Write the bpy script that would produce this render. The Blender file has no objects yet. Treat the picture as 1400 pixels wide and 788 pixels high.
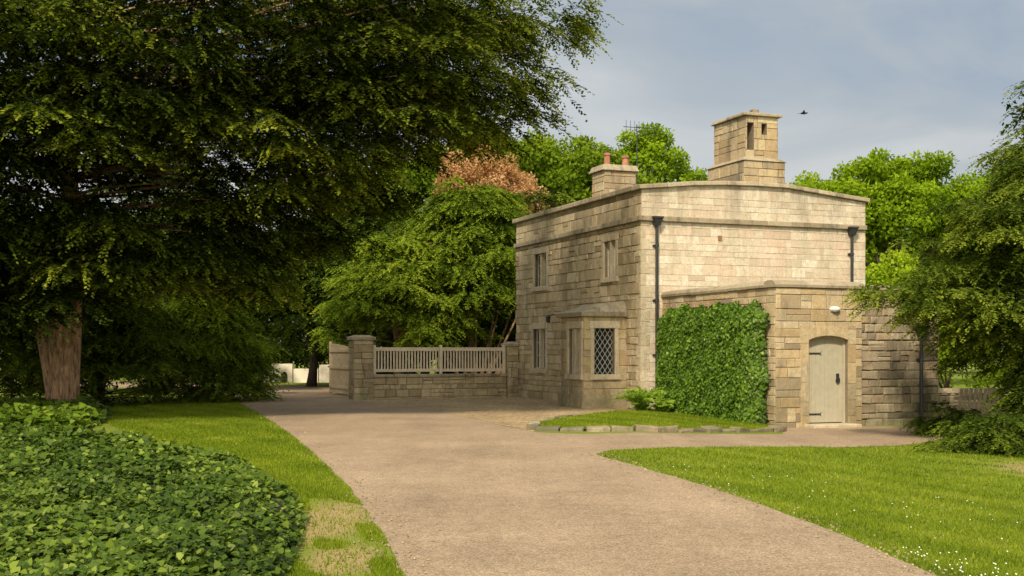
import bpy, bmesh, math, random
import numpy as np
from mathutils import Vector
from mathutils.geometry import tessellate_polygon
rng=np.random.default_rng(11); random.seed(5)
scene=bpy.context.scene
F=1650.0; H=1.6; HY=480.0
def gz(x): return -0.2*min(1,max(0,(x-2.5)/3.5))
def gza(x): return -0.2*np.clip((x-2.5)/3.5,0,1)
def G(px,py):
    z=0
    for _ in range(12):
        Y=(H-z)*F/(py-HY); X=(px-700)/F*Y; z=gz(X)
    return (X,Y)
C=np.array([3.54,33.0]); d1=np.array([-0.357,0.934]); d1/=np.linalg.norm(d1); d2=np.array([-d1[0]*0+d1[1],-d1[0]])
def L(u,v,z):
    p=C+u*d2+v*d1
    return (p[0],p[1],z)
def on_v(px,py,v):
    r=(px-700)/F; a=C+v*d1
    u=(r*a[1]-a[0])/(d2[0]-r*d2[1]); Y=a[1]+u*d2[1]
    return u, H-(py-HY)/F*Y
def on_u(px,py,u):
    r=(px-700)/F; a=C+u*d2
    v=(r*a[1]-a[0])/(d1[0]-r*d1[1]); Y=a[1]+v*d1[1]
    return v, H-(py-HY)/F*Y

# ---------------- materials ----------------
def newmat(name):
    m=bpy.data.materials.new(name); m.use_nodes=True
    nt=m.node_tree; b=nt.nodes["Principled BSDF"]; b.inputs["Roughness"].default_value=0.9
    b.inputs["Specular IOR Level"].default_value=0.2
    return m,nt,b
def lk(nt,a,b): nt.links.new(a,b)
def ramp(nt,fac,stops,interp='LINEAR'):
    r=nt.nodes.new("ShaderNodeValToRGB"); r.color_ramp.interpolation=interp
    el=r.color_ramp.elements
    while len(el)>1: el.remove(el[0])
    el[0].position=stops[0][0]; el[0].color=tuple(stops[0][1])+(1,)
    for p,c in stops[1:]:
        e=el.new(p); e.color=tuple(c)+(1,)
    lk(nt,fac,r.inputs[0]); return r.outputs[0]
def noise(nt,vec,scale,detail=4,rough=.6,dist=0):
    n=nt.nodes.new("ShaderNodeTexNoise"); n.inputs["Scale"].default_value=scale; n.inputs["Detail"].default_value=detail
    n.inputs["Roughness"].default_value=rough; n.inputs["Distortion"].default_value=dist
    lk(nt,vec,n.inputs["Vector"]); return n.outputs["Fac"]
def mapping(nt,scale=(1,1,1)):
    t=nt.nodes.new("ShaderNodeTexCoord"); m=nt.nodes.new("ShaderNodeMapping"); m.inputs["Scale"].default_value=scale
    lk(nt,t.outputs["Object"],m.inputs["Vector"]); return m.outputs[0]
def mix(nt,fac,a,b,mode='MIX'):
    m=nt.nodes.new("ShaderNodeMix"); m.data_type='RGBA'; m.blend_type=mode
    for s,v in ((m.inputs[0],fac),(m.inputs[6],a),(m.inputs[7],b)):
        if isinstance(v,bpy.types.NodeSocket): lk(nt,v,s)
        else: s.default_value=v if isinstance(v,(int,float)) else tuple(v)+(1,)
    return m.outputs[2]
def bump(nt,b,h,strength=.4,dist=.02):
    n=nt.nodes.new("ShaderNodeBump"); n.inputs["Strength"].default_value=strength; n.inputs["Distance"].default_value=dist
    lk(nt,h,n.inputs["Height"]); lk(nt,n.outputs[0],b.inputs["Normal"])
def stone(name,pal,stain=(.10,.085,.06),amt=.5,moss=0.0,pink=0.0,topdark=0.0):
    m,nt,b=newmat(name)
    at=nt.nodes.new("ShaderNodeAttribute"); at.attribute_name="tone"
    k=len(pal); col=ramp(nt,at.outputs["Fac"],[(i/(k-1),c) for i,c in enumerate(pal)])
    v=mapping(nt)
    n1=noise(nt,v,.9,6,.70); n2=noise(nt,v,7,5,.74); n3=noise(nt,v,45,3,.65)
    vs=mapping(nt,(1.6,1.6,.35)); n4=noise(nt,vs,1.3,6,.74)
    col=mix(nt,ramp(nt,n2,[(.42,(0,0,0)),(.70,(.6,.6,.6))]),col,[c*.58 for c in pal[1]])
    col=mix(nt,ramp(nt,n4,[(.5,(0,0,0)),(.68,(amt,amt,amt))]),col,stain)
    if pink: col=mix(nt,ramp(nt,n1,[(.5,(0,0,0)),(.66,(pink,pink,pink))]),col,(.70,.50,.37))
    spk=ramp(nt,n3,[(.25,(.64,.62,.60)),(.6,(1.1,1.08,1.05))])
    col=mix(nt,1.0,col,spk,'MULTIPLY')
    if moss>0 or topdark>0:
        g=nt.nodes.new("ShaderNodeNewGeometry"); sp=nt.nodes.new("ShaderNodeSeparateXYZ"); lk(nt,g.outputs["Position"],sp.inputs[0])
    if moss>0:
        mr=nt.nodes.new("ShaderNodeMapRange"); mr.inputs[1].default_value=1.3; mr.inputs[2].default_value=-.2; lk(nt,sp.outputs[2],mr.inputs[0])
        mu=nt.nodes.new("ShaderNodeMath"); mu.operation='MULTIPLY'; lk(nt,mr.outputs[0],mu.inputs[0]); lk(nt,ramp(nt,n1,[(.35,(0,0,0)),(.6,(moss,moss,moss))]),mu.inputs[1])
        col=mix(nt,mu.outputs[0],col,(.12,.12,.055))
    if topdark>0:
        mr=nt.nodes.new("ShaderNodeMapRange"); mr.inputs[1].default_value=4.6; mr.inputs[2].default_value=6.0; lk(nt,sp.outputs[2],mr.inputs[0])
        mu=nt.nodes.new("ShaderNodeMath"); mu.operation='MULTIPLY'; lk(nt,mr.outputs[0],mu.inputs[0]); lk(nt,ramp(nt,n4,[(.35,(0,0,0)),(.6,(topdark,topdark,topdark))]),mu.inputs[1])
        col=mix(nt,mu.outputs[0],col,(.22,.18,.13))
    lk(nt,col,b.inputs["Base Color"])
    ad=nt.nodes.new("ShaderNodeMath"); ad.operation='ADD'; lk(nt,n2,ad.inputs[0]); lk(nt,n3,ad.inputs[1])
    bump(nt,b,ad.outputs[0],.6,.03)
    return m
M={}
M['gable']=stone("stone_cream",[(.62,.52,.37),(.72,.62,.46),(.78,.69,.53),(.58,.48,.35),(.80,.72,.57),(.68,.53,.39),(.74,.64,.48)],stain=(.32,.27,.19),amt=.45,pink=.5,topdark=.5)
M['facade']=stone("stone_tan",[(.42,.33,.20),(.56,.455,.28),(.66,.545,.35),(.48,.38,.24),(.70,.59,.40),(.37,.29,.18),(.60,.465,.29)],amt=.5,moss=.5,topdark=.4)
M['annex']=stone("stone_ochre",[(.42,.305,.165),(.54,.41,.23),(.60,.475,.29),(.40,.315,.20),(.62,.51,.33),(.28,.225,.155),(.54,.385,.215)],amt=.7,moss=.8)
M['rubble']=stone("stone_dark",[(.15,.125,.09),(.36,.29,.195),(.48,.39,.265),(.15,.125,.095),(.54,.45,.31),(.27,.22,.155),(.44,.32,.205)],amt=.8,moss=.7)
M['trim']=stone("stone_trim",[(.56,.46,.31),(.62,.52,.36),(.66,.56,.40)],amt=.45)
M['coping']=stone("stone_weathered",[(.33,.27,.18),(.43,.36,.245),(.49,.41,.29)],stain=(.10,.09,.065),amt=.85)
M['mortarl']=stone("pale_mortar",[(.54,.46,.33),(.60,.52,.38)],amt=.3)
M['mortar']=stone("lime_mortar",[(.34,.275,.18),(.40,.325,.215)],amt=.5)
M['mortard']=stone("dark_mortar",[(.21,.165,.11),(.27,.215,.145)],amt=.6)
def plain(name,col,rough=.6,metal=0,var=.25,spec=.3,scale=8):
    m,nt,b=newmat(name); b.inputs["Roughness"].default_value=rough; b.inputs["Metallic"].default_value=metal; b.inputs["Specular IOR Level"].default_value=spec
    n=noise(nt,mapping(nt),scale,5,.65)
    lk(nt,mix(nt,ramp(nt,n,[(.3,(0,0,0)),(.7,(1,1,1))]),[c*(1-var) for c in col],[min(1,c*(1+var*.5)) for c in col]),b.inputs["Base Color"])
    bump(nt,b,n,.15,.01); return m
M['iron']=plain("black_iron",(.025,.025,.027),.45,0,.2,.5)
M['door']=plain("painted_door",(.43,.385,.275),.6,0,.12)
M['doorgap']=plain("door_groove",(.17,.15,.10),.8)
M['fence']=plain("painted_fence",(.70,.59,.43),.7,0,.2)
M['gate']=plain("weathered_gate",(.50,.39,.25),.8,0,.35)
M['terra']=plain("terracotta",(.40,.18,.105),.8,0,.35)
M['brick']=plain("dull_air_brick",(.26,.14,.09),.9,0,.3)
M['lead']=plain("lead_strip",(.60,.58,.50),.6,0,.1)
M['glass']=plain("dark_glass",(.02,.022,.024),.08,0,.2,.6,1.5)
M['paintw']=plain("pale_lamp",(.7,.7,.66),.4,0,.1)
M['roof']=plain("roof_lead",(.13,.13,.13),.8)
M['cot']=plain("pale_limewash",(.80,.70,.55),.9,0,.35,.2,1.5)
M['bird']=plain("bird_feather",(.02,.02,.02),.8)
M['white']=plain("daisy_petal",(.7,.7,.62),.8,0,.05)
def barkmat(name,c0,c1):
    m,nt,b=newmat(name); v=mapping(nt,(5,5,.8)); n=noise(nt,v,2.2,8,.7,1.2)
    lk(nt,ramp(nt,n,[(.34,c0),(.48,c1),(.62,[min(.8,c*1.6) for c in c1])]),b.inputs["Base Color"]); bump(nt,b,n,1.0,.12); return m
M['bark']=barkmat("red_bark",(.13,.065,.035),(.50,.31,.19))
M['barks']=barkmat("brown_bark",(.10,.055,.03),(.34,.20,.12))
M['barkd']=barkmat("dark_bark",(.03,.022,.016),(.10,.07,.05))
def leafmat(name,stops,trans=.3,glossy=False,rough=.45,spec=.25):
    m=bpy.data.materials.new(name); m.use_nodes=True; nt=m.node_tree; b=nt.nodes["Principled BSDF"]
    at=nt.nodes.new("ShaderNodeAttribute"); at.attribute_name="tone"
    col=ramp(nt,at.outputs["Fac"],stops)
    if glossy:
        b.inputs["Roughness"].default_value=rough; b.inputs["Specular IOR Level"].default_value=spec; b.inputs["Specular Tint"].default_value=(1,.98,.55,1); sh=b
    else:
        nt.nodes.remove(b); sh=nt.nodes.new("ShaderNodeBsdfDiffuse")
    lk(nt,col,sh.inputs[0])
    tr=nt.nodes.new("ShaderNodeBsdfTranslucent"); 
    lk(nt,mix(nt,1.0,col,(1.6,1.5,.5),'MULTIPLY'),tr.inputs["Color"])
    mx=nt.nodes.new("ShaderNodeMixShader"); mx.inputs[0].default_value=trans
    out=nt.nodes["Material Output"]; lk(nt,sh.outputs[0],mx.inputs[1]); lk(nt,tr.outputs[0],mx.inputs[2]); lk(nt,mx.outputs[0],out.inputs["Surface"])
    return m
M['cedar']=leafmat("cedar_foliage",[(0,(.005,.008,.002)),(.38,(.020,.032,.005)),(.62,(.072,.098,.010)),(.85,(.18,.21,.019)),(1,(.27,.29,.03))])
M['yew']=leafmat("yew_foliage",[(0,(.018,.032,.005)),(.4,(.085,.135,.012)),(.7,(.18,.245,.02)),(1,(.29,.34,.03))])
M['yewr']=leafmat("yew_dark_foliage",[(0,(.010,.018,.004)),(.4,(.052,.084,.010)),(.7,(.13,.17,.018)),(1,(.23,.265,.03))])
M['darkf']=leafmat("shaded_foliage",[(0,(.004,.008,.002)),(.5,(.022,.038,.005)),(1,(.07,.10,.012))],.2)
M['decid']=leafmat("bright_foliage",[(0,(.04,.075,.005)),(.5,(.18,.28,.013)),(1,(.33,.43,.026))],.4)
M['decid2']=leafmat("mid_foliage",[(0,(.025,.05,.005)),(.5,(.12,.19,.012)),(1,(.23,.31,.024))],.35)
M['copper']=leafmat("copper_foliage",[(0,(.22,.11,.045)),(.5,(.44,.25,.12)),(1,(.54,.34,.18))],.3)
M['ivy']=leafmat("ivy_foliage",[(0,(.006,.016,.002)),(.45,(.040,.090,.006)),(.8,(.10,.185,.013)),(1,(.17,.27,.025))],.2,True,spec=.3)
M['cover']=leafmat("cover_foliage",[(0,(.006,.013,.002)),(.5,(.040,.074,.006)),(.85,(.095,.145,.013)),(1,(.18,.235,.028))],.15,True)
M['cover2']=leafmat("low_cover_foliage",[(0,(.010,.024,.003)),(.5,(.07,.12,.009)),(.85,(.13,.20,.016)),(1,(.21,.28,.028))],.2,True)
M['fern']=leafmat("fern_foliage",[(0,(.10,.19,.02)),(1,(.28,.40,.045))],.3)
M['blade']=leafmat("grass_blade",[(0,(.09,.135,.010)),(.5,(.18,.24,.018)),(.9,(.29,.33,.03)),(1,(.42,.37,.13))],.35)
M['soil']=plain("dark_soil",(.018,.022,.008),.95)
patch=[(-1.75,11.4,.5,1.9),(-1.3,9.2,.35,.9),(8.3,18.0,1.1,1.8)]
def groundmat():
    m,nt,b=newmat("grass_ground"); v=mapping(nt); n1=noise(nt,v,.5,5,.6); n2=noise(nt,v,25,4,.7); n3=noise(nt,v,2.5,5,.7)
    col=ramp(nt,n2,[(.3,(.085,.12,.010)),(.5,(.15,.20,.015)),(.72,(.23,.28,.025))])
    col=mix(nt,ramp(nt,n3,[(.45,(0,0,0)),(.75,(.5,.5,.5))]),col,(.28,.27,.05))
    col=mix(nt,ramp(nt,n1,[(.5,(0,0,0)),(.8,(.45,.45,.45))]),col,(.30,.25,.08))
    for (x,y,rx,ry) in patch:
        t=nt.nodes.new("ShaderNodeTexCoord"); mp=nt.nodes.new("ShaderNodeMapping"); mp.inputs["Location"].default_value=(-x/rx,-y/ry,0); mp.inputs["Scale"].default_value=(1/rx,1/ry,0)
        lk(nt,t.outputs["Object"],mp.inputs[0]); ln=nt.nodes.new("ShaderNodeVectorMath"); ln.operation='LENGTH'; lk(nt,mp.outputs[0],ln.inputs[0])
        ad=nt.nodes.new("ShaderNodeMath"); ad.operation='MULTIPLY_ADD'; lk(nt,n3,ad.inputs[0]); ad.inputs[1].default_value=.9; lk(nt,ln.outputs["Value"],ad.inputs[2])
        hf=nt.nodes.new("ShaderNodeMath"); hf.operation='MULTIPLY'; hf.inputs[1].default_value=.5; lk(nt,ad.outputs[0],hf.inputs[0])
        col=mix(nt,ramp(nt,hf.outputs[0],[(.45,(.9,.9,.9)),(.75,(0,0,0))]),col,(.36,.25,.12))
    lk(nt,col,b.inputs["Base Color"]); bump(nt,b,n2,.7,.03); return m
M['ground']=groundmat()
def gravel(name,c,scale=60):
    m,nt,b=newmat(name); v=mapping(nt)
    vo=nt.nodes.new("ShaderNodeTexVoronoi"); vo.inputs["Scale"].default_value=scale; lk(nt,v,vo.inputs["Vector"])
    sp=nt.nodes.new("ShaderNodeSeparateColor"); lk(nt,vo.outputs["Color"],sp.inputs[0])
    col=ramp(nt,sp.outputs[0],[(0,[x*.6 for x in c]),(.5,c),(.85,[x*1.25 for x in c]),(1,[x*1.6 for x in c])])
    n1=noise(nt,v,.45,6,.65); n2=noise(nt,v,5,5,.7)
    col=mix(nt,1.0,col,ramp(nt,n1,[(.3,(.78,.76,.73)),(.7,(1.12,1.10,1.07))]),'MULTIPLY')
    col=mix(nt,1.0,col,ramp(nt,n2,[(.3,(.84,.84,.84)),(.7,(1.08,1.08,1.08))]),'MULTIPLY')
    vw=mapping(nt,(1.0,.10,1)); n5=noise(nt,vw,1.1,4,.6)
    col=mix(nt,1.0,col,ramp(nt,n5,[(.35,(.90,.89,.87)),(.65,(1.06,1.05,1.04))]),'MULTIPLY')
    lk(nt,col,b.inputs["Base Color"]); bump(nt,b,vo.outputs["Distance"],.5,.014); return m
M['road']=gravel("tarred_gravel",(.37,.275,.185),85)
M['court']=gravel("cobbled_gravel",(.37,.275,.155),14)

# ---------------- object helpers ----------------
def link(o): scene.collection.objects.link(o); return o
def top(name,label,cat,loc=(0,0,0),group=None):
    e=link(bpy.data.objects.new(name,None)); e.location=loc; e.empty_display_size=.3
    e["label"]=label; e["category"]=cat
    if group: e["group"]=group
    return e
def wloc(o):
    p=np.zeros(3)
    while o is not None: p+=np.array(o.location); o=o.parent
    return p
class MB:
    def __init__(s): s.v=[]; s.f=[]; s.t=[]
    def poly(s,pts,t=None):
        i=len(s.v); s.v+=[tuple(p) for p in pts]; s.f.append(tuple(range(i,i+len(pts)))); s.t.append(random.random() if t is None else t)
    def hexa(s,p,t=None):
        i=len(s.v); s.v+=[tuple(q) for q in p]; t=random.random() if t is None else t
        for f in ((3,2,1,0),(4,5,6,7),(0,1,5,4),(1,2,6,5),(2,3,7,6),(3,0,4,7)):
            s.f.append(tuple(i+k for k in f)); s.t.append(t)
    def box(s,u0,u1,v0,v1,z0,z1,t=None,fr=L):
        s.hexa([fr(u0,v0,z0),fr(u1,v0,z0),fr(u1,v1,z0),fr(u0,v1,z0),fr(u0,v0,z1),fr(u1,v0,z1),fr(u1,v1,z1),fr(u0,v1,z1)],t)
    def tube(s,pts,rad,k=8,t=.5,cap=True):
        pts=[np.array(p,float) for p in pts]; i0=len(s.v); n=len(pts)
        for j,p in enumerate(pts):
            d=pts[min(j+1,n-1)]-pts[max(j-1,0)]; d/=np.linalg.norm(d)+1e-9
            a=np.cross(d,(0,0,1) if abs(d[2])<.9 else (1,0,0)); a/=np.linalg.norm(a); b=np.cross(d,a)
            for q in range(k):
                an=2*math.pi*q/k; s.v.append(tuple(p+rad[j]*(a*math.cos(an)+b*math.sin(an))))
        for j in range(n-1):
            for q in range(k):
                a=i0+j*k+q; b=i0+j*k+(q+1)%k
                s.f.append((a,b,b+k,a+k)); s.t.append(t)
        if cap:
            s.f.append(tuple(i0+q for q in range(k))[::-1]); s.f.append(tuple(i0+(n-1)*k+q for q in range(k))); s.t+= [t,t]
    def build(s,name,mat,parent=None,bevel=0,smooth=False,label=None,loc=None):
        me=bpy.data.meshes.new(name); off=wloc(parent) if parent else (np.array(loc) if loc is not None else np.zeros(3))
        V=np.array(s.v)-off
        me.from_pydata(V.tolist(),[],s.f); me.update()
        a=me.attributes.new("tone",'FLOAT','FACE'); a.data.foreach_set('value',np.array(s.t,dtype=np.float32))
        o=link(bpy.data.objects.new(name,me)); me.materials.append(mat)
        if parent: o.parent=parent
        elif loc is not None: o.location=loc
        if smooth: me.polygons.foreach_set('use_smooth',[True]*len(me.polygons))
        if bevel:
            m=o.modifiers.new("bevel",'BEVEL'); m.width=bevel; m.segments=2
        if label: o["label"]=label
        return o
def npobj(name,V,k,tone,mat,parent=None,loc=None):
    n=len(V)//k; off=wloc(parent) if parent else (np.array(loc) if loc is not None else np.zeros(3))
    V=(V-off).astype(np.float32)
    me=bpy.data.meshes.new(name); me.vertices.add(len(V)); me.vertices.foreach_set('co',V.ravel())
    me.loops.add(len(V)); me.loops.foreach_set('vertex_index',np.arange(len(V),dtype=np.int32))
    me.polygons.add(n); me.polygons.foreach_set('loop_start',np.arange(0,len(V),k,dtype=np.int32))
    me.update(calc_edges=True)
    a=me.attributes.new("tone",'FLOAT','FACE'); a.data.foreach_set('value',np.clip(tone,0,1).astype(np.float32))
    me.materials.append(mat); o=link(bpy.data.objects.new(name,me))
    if parent: o.parent=parent
    elif loc is not None: o.location=loc
    return o
def nrm(a): return a/(np.linalg.norm(a,axis=-1,keepdims=True)+1e-9)
def leafquads(p,a,s,l,w):
    l=l[:,None]; w=w[:,None]
    V=np.stack([p,p+a*l*.45+s*w*.5,p+a*l,p+a*l*.45-s*w*.5],1)
    return V.reshape(-1,3)
def ivyleaf(p,a,s,l):
    l=l[:,None]; n=np.cross(a,s)
    pts=[(0,0,0),(.05,.42,-.05),(.42,.36,-.06),(1,0,-.10),(.42,-.36,-.06),(.05,-.42,-.05)]
    return np.stack([p+a*l*x+s*l*y+n*l*z for x,y,z in pts],1).reshape(-1,3)
def sprays(S,D,Ls,nl,ll,lw,tone,droop=.3):
    n=len(S); D=nrm(D); up=np.array([0,0,1.0])+rng.normal(0,.3,(n,3))
    side=nrm(np.cross(D,up)); t=np.linspace(.05,1,nl)[None,:,None]
    pos=S[:,None]+D[:,None]*Ls[:,None,None]*t; pos[:,:,2]-=(droop*Ls[:,None]*t[:,:,0]**2)
    sg=np.where(np.arange(nl)%2==0,1,-1)[None,:,None]
    a=D[:,None]*.75+side[:,None]*sg*.75; a=a+rng.normal(0,.2,a.shape); a[:,:,2]-=droop*t[:,:,0]*.8; a=nrm(a)
    upj=np.array([0,0,1.0])+rng.normal(0,.4,a.shape); upj[:,:,1]-=.45; s=nrm(np.cross(a,upj))
    l=ll*(1.15-.6*t[:,:,0])*rng.uniform(.7,1.3,(n,nl)); w=lw*rng.uniform(.7,1.3,(n,nl))
    tn=tone[:,None]+.36*(t[:,:,0]-.4)+rng.normal(0,.07,(n,nl))
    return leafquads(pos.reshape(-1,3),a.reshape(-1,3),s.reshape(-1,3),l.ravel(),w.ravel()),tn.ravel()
def bcurve(B,az,Lb,el,droop,t,ph):
    dh=np.array([math.cos(az),math.sin(az),0]); sd=np.array([-dh[1],dh[0],0]); t=np.asarray(t)
    p=np.array(B)+dh*(Lb*t)[:,None]+sd*(.07*Lb*np.sin(ph+t*4.5)*t)[:,None]
    p[:,2]+=Lb*t*math.tan(el)-droop*Lb*t**2+.12*np.sin(ph*2+t*7)*t
    return p,dh,sd
def bough(B,az,Lb,el,droop,pm,ns,width,tone,sl,hang,ph,PR,t0=.25):
    npd=max(3,int(Lb*pm)); t=t0+(1-t0)*np.sqrt(rng.random(npd)); t[0]=1
    c,dh,sd=bcurve(B,az,Lb,el,droop,t,ph)
    lat=rng.uniform(-1,1,npd)*width*Lb*np.sqrt(np.clip(1.03-t,0,1)); c=c+sd*lat[:,None]; c[:,2]-=.18*np.abs(lat)-rng.normal(0,.12,npd)
    pt=tone+rng.uniform(-.18,.18,npd)+.16*(t-.5); R=PR*rng.uniform(.6,1.25,npd)
    c=np.repeat(c,ns,0);lat=np.repeat(lat,ns);R=np.repeat(R,ns);pt=np.repeat(pt,ns); n=len(c)
    phi=az+rng.normal(0,1.15,n)+np.sign(lat)*.5; rad=np.column_stack([np.cos(phi),np.sin(phi),np.zeros(n)])
    k=rng.random(n)**.6; pos=c+rad*(R*k*.75)[:,None]; pos[:,2]+=-.28*R*k**2+rng.normal(0,.08,n)*R
    D=rad.copy(); D[:,2]+=rng.normal(-hang,.2,n)-.2*k
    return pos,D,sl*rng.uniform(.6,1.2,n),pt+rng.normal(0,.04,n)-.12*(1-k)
def boughwood(mb,B,az,Lb,el,droop,r,ph):
    tt=np.linspace(0,.92,9); p,_,_=bcurve(B,az,Lb,el,droop,tt,ph)
    mb.tube(list(p-np.array([0,0,.05])),[max(.010,r*(1-t)) for t in tt],6)
def clumps(ells,ncl,cr,nleaf,ll,lw,tonebase=.45,flat=.8,rmin=.62):
    Ps=[];As=[];Ss=[];T=[]
    w=np.array([e[3]*e[5] for e in ells]); w=w/w.sum()
    for _ in range(ncl):
        e=ells[rng.choice(len(ells),p=w)]; d=nrm(rng.normal(0,1,3)); 
        if d[2]<-.5: d[2]*=-.6
        r=rng.uniform(rmin,1.0); c=np.array(e[:3])+d*np.array(e[3:])*r; R=cr*rng.uniform(.5,1.3)
        n=int(nleaf*(R/cr)**2); q=nrm(rng.normal(0,1,(n,3))+d*.35+np.array([0,0,.25])); rad=R*rng.uniform(.5,1.12,(n,1))
        p=c+q*rad*np.array([1,1,flat]); a=nrm(rng.normal(0,1,(n,3))*.8+q*.3-np.array([0,0,.25])); s=nrm(np.cross(a,q+rng.normal(0,.5,(n,3))))
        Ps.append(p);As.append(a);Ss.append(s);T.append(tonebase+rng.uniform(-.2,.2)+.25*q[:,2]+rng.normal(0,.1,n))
    P=np.concatenate(Ps);A=np.concatenate(As);S=np.concatenate(Ss);T=np.concatenate(T); n=len(P)
    return leafquads(P,A,S,ll*rng.uniform(.6,1.3,n),lw*rng.uniform(.7,1.3,n)),T
def conifer(name,label,base,boughs,mat,bark,tr_r,height,ll=.14,lw=.05,nl=15,pm=1.3,ns=12,sl=.6,lean=(0,0),width=.32,hang=.2,tonebase=.4,branch_r=.06,PR=.75,core=None,forks=0,t0=.25,cl=.2,ncore=18):
    e=top(name,label,"tree",(base[0],base[1],gz(base[0])))
    mb=MB(); b=np.array([base[0],base[1],gz(base[0])-.1]); pts=[];rd=[]
    for i in range(12):
        t=i/11; pts.append(b+np.array([lean[0]*t+.12*math.sin(t*7),lean[1]*t+.1*math.cos(t*5),height*t])); rd.append(tr_r*(1.0-.85*t)*(1+.35*math.exp(-t*14)))
    mb.tube(pts,rd,12)
    for k in range(forks):
        a=-2.4+1.9*k/max(1,forks-1); mb.tube([b+(0,0,.1),b+(math.cos(a)*.2,math.sin(a)*.2,1.2),b+(math.cos(a)*.5,math.sin(a)*.4,2.6),b+(math.cos(a)*1.3,math.sin(a)*.7,5)],[tr_r*.7,tr_r*.55,tr_r*.45,tr_r*.2],10)
    Ps=[];Ds=[];Ls=[];Ts=[]
    for bb in boughs:
        z,az,Lb,el,dr=bb[:5]
        t=z/height; B=b+np.array([lean[0]*t,lean[1]*t,z]); tb=tonebase+random.uniform(-.12,.12)+(bb[5] if len(bb)>5 else 0); ph=random.random()*6
        boughwood(mb,B,az,Lb,el,dr,branch_r*(.5+Lb/10),ph)
        P,D,S,T=bough(B,az,Lb,el,dr,pm,ns,width,tb,sl,hang,ph,PR,t0); Ps.append(P);Ds.append(D);Ls.append(S);Ts.append(T)
    mb.build("trunk",bark,e,smooth=True)
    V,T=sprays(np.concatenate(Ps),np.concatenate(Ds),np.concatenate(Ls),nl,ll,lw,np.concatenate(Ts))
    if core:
        V2,T2=clumps(core,int(ncore*len(core)),.9,int(190*(.2/cl)**2*.8),cl,cl*.5,.10); V=np.concatenate([V,V2]);T=np.concatenate([T,np.minimum(T2,.3)])  # inner leaves held dark: the crown's inside shade is put into their tone
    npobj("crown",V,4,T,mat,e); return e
def decid(name,label,base,ells,ncl,cr,nleaf,ll,lw,mat,bark,tr_r=.3,tonebase=.45,cat="tree"):
    e=top(name,label,cat,(base[0],base[1],gz(base[0]))); mb=MB(); b=np.array([base[0],base[1],gz(base[0])-.1])
    zc=np.mean([x[2] for x in ells]); mb.tube([b,b+(0.1,0,zc*.35),b+(0,.1,zc*.7),b+(.1,0,zc)],[tr_r*1.3,tr_r,tr_r*.8,tr_r*.4],9)
    for x in ells:
        c=np.array(x[:3]); m=b+np.array([0,0,zc*.45])
        for k in range(4):
            tgt=c+nrm(rng.normal(0,1,3))*np.array(x[3:])*.7; mb.tube([m,m*.5+tgt*.5+(0,0,.3),tgt],[tr_r*.5,tr_r*.28,.03],6)
    mb.build("trunk" if cat=="tree" else "stem",bark,e,smooth=True)
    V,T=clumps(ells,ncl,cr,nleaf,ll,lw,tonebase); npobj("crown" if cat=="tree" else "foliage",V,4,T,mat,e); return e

# ---------------- ground sheets ----------------
xs=[-600,-200,-60,-30,-15,2.5,6,15,30,60,200,600]; ys=[-200,-20,0,10,20,40,80,200,900]
mb=MB()
mb.v=[(x,y,gz(x)) for y in ys for x in xs]; nx=len(xs)
for j in range(len(ys)-1):
    for i in range(nx-1):
        a=j*nx+i; mb.f.append((a,a+1,a+1+nx,a+nx)); mb.t.append(.5)
o=mb.build("ground",M['ground']); o["kind"]="structure"
def sheet(name,pts,dz,mat,kind="structure"):
    tri=tessellate_polygon([[Vector((x,y,0)) for x,y in pts]])
    bm=bmesh.new(); vs=[bm.verts.new((x,y,0)) for x,y in pts]
    for t in tri:
        try: bm.faces.new([vs[i] for i in t])
        except ValueError: pass
    for kx in (2.5,6.0):
        bmesh.ops.bisect_plane(bm,geom=bm.verts[:]+bm.edges[:]+bm.faces[:],plane_co=(kx,0,0),plane_no=(1,0,0))
    for v in bm.verts: v.co.z=gz(v.co.x)+dz
    bm.normal_update()
    for f in bm.faces:
        if f.normal.z<0: f.normal_flip()
    me=bpy.data.meshes.new(name); bm.to_mesh(me); bm.free(); me.materials.append(mat)
    o=link(bpy.data.objects.new(name,me)); o["kind"]=kind; return o
def jag(pts,amp=.05,step=.5):
    out=[]; n=len(pts)
    for i in range(n):
        a=np.array(pts[i],float); b=np.array(pts[(i+1)%n],float); d=np.linalg.norm(b-a); k=max(1,int(d/step))
        for j in range(k):
            out.append(tuple(a+(b-a)*j/k+rng.normal(0,amp,2)*min(1,d)))
    return out
def crv(pts):
    for _ in range(2):
        out=[pts[0]]
        for a,b in zip(pts[:-1],pts[1:]):
            a=np.array(a);b=np.array(b); out+=[tuple(a*.75+b*.25),tuple(a*.25+b*.75)]
        out.append(pts[-1]); pts=out
    return pts
left_edge=crv([G(575,830),G(553,788),G(520,725),G(487,678),G(450,640),G(412,605),G(370,575),G(340,558),G(318,546),G(316,538)])
right_edge=crv([G(812,622),G(850,632),G(930,655),G(1020,683),G(1130,723),G(1210,757),G(1285,790),G(1400,840)])
start=[(3.3,-6),(-1.1,-6),(-.85,3)]
road=start+left_edge+[(-16,52),(-26,60),(-40,66),(-40,70),(-24,64.5),(-10,56),(-5,50),(-4.6,44.5)]+[G(480,546),G(600,560),G(735,592),G(800,594),G(950,594),G(1070,594),G(1072,583),G(1180,583),G(1262,584),G(1290,600),G(1262,606),G(1230,610),G(1100,611),G(900,613),G(840,616)]+right_edge+[(3.4,3)]
road_pts=jag(road,.022,.3)
sheet("driveway",road_pts,.004,M['road'])
court=[G(478,549),G(600,562),G(728,591),G(740,580),G(800,570),L(-.05,0,0)[:2],L(-.02,9.4,0)[:2],L(-5.2,9.3,0)[:2]]
sheet("forecourt",jag(court,.03,.5),.008,M['court'])
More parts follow.
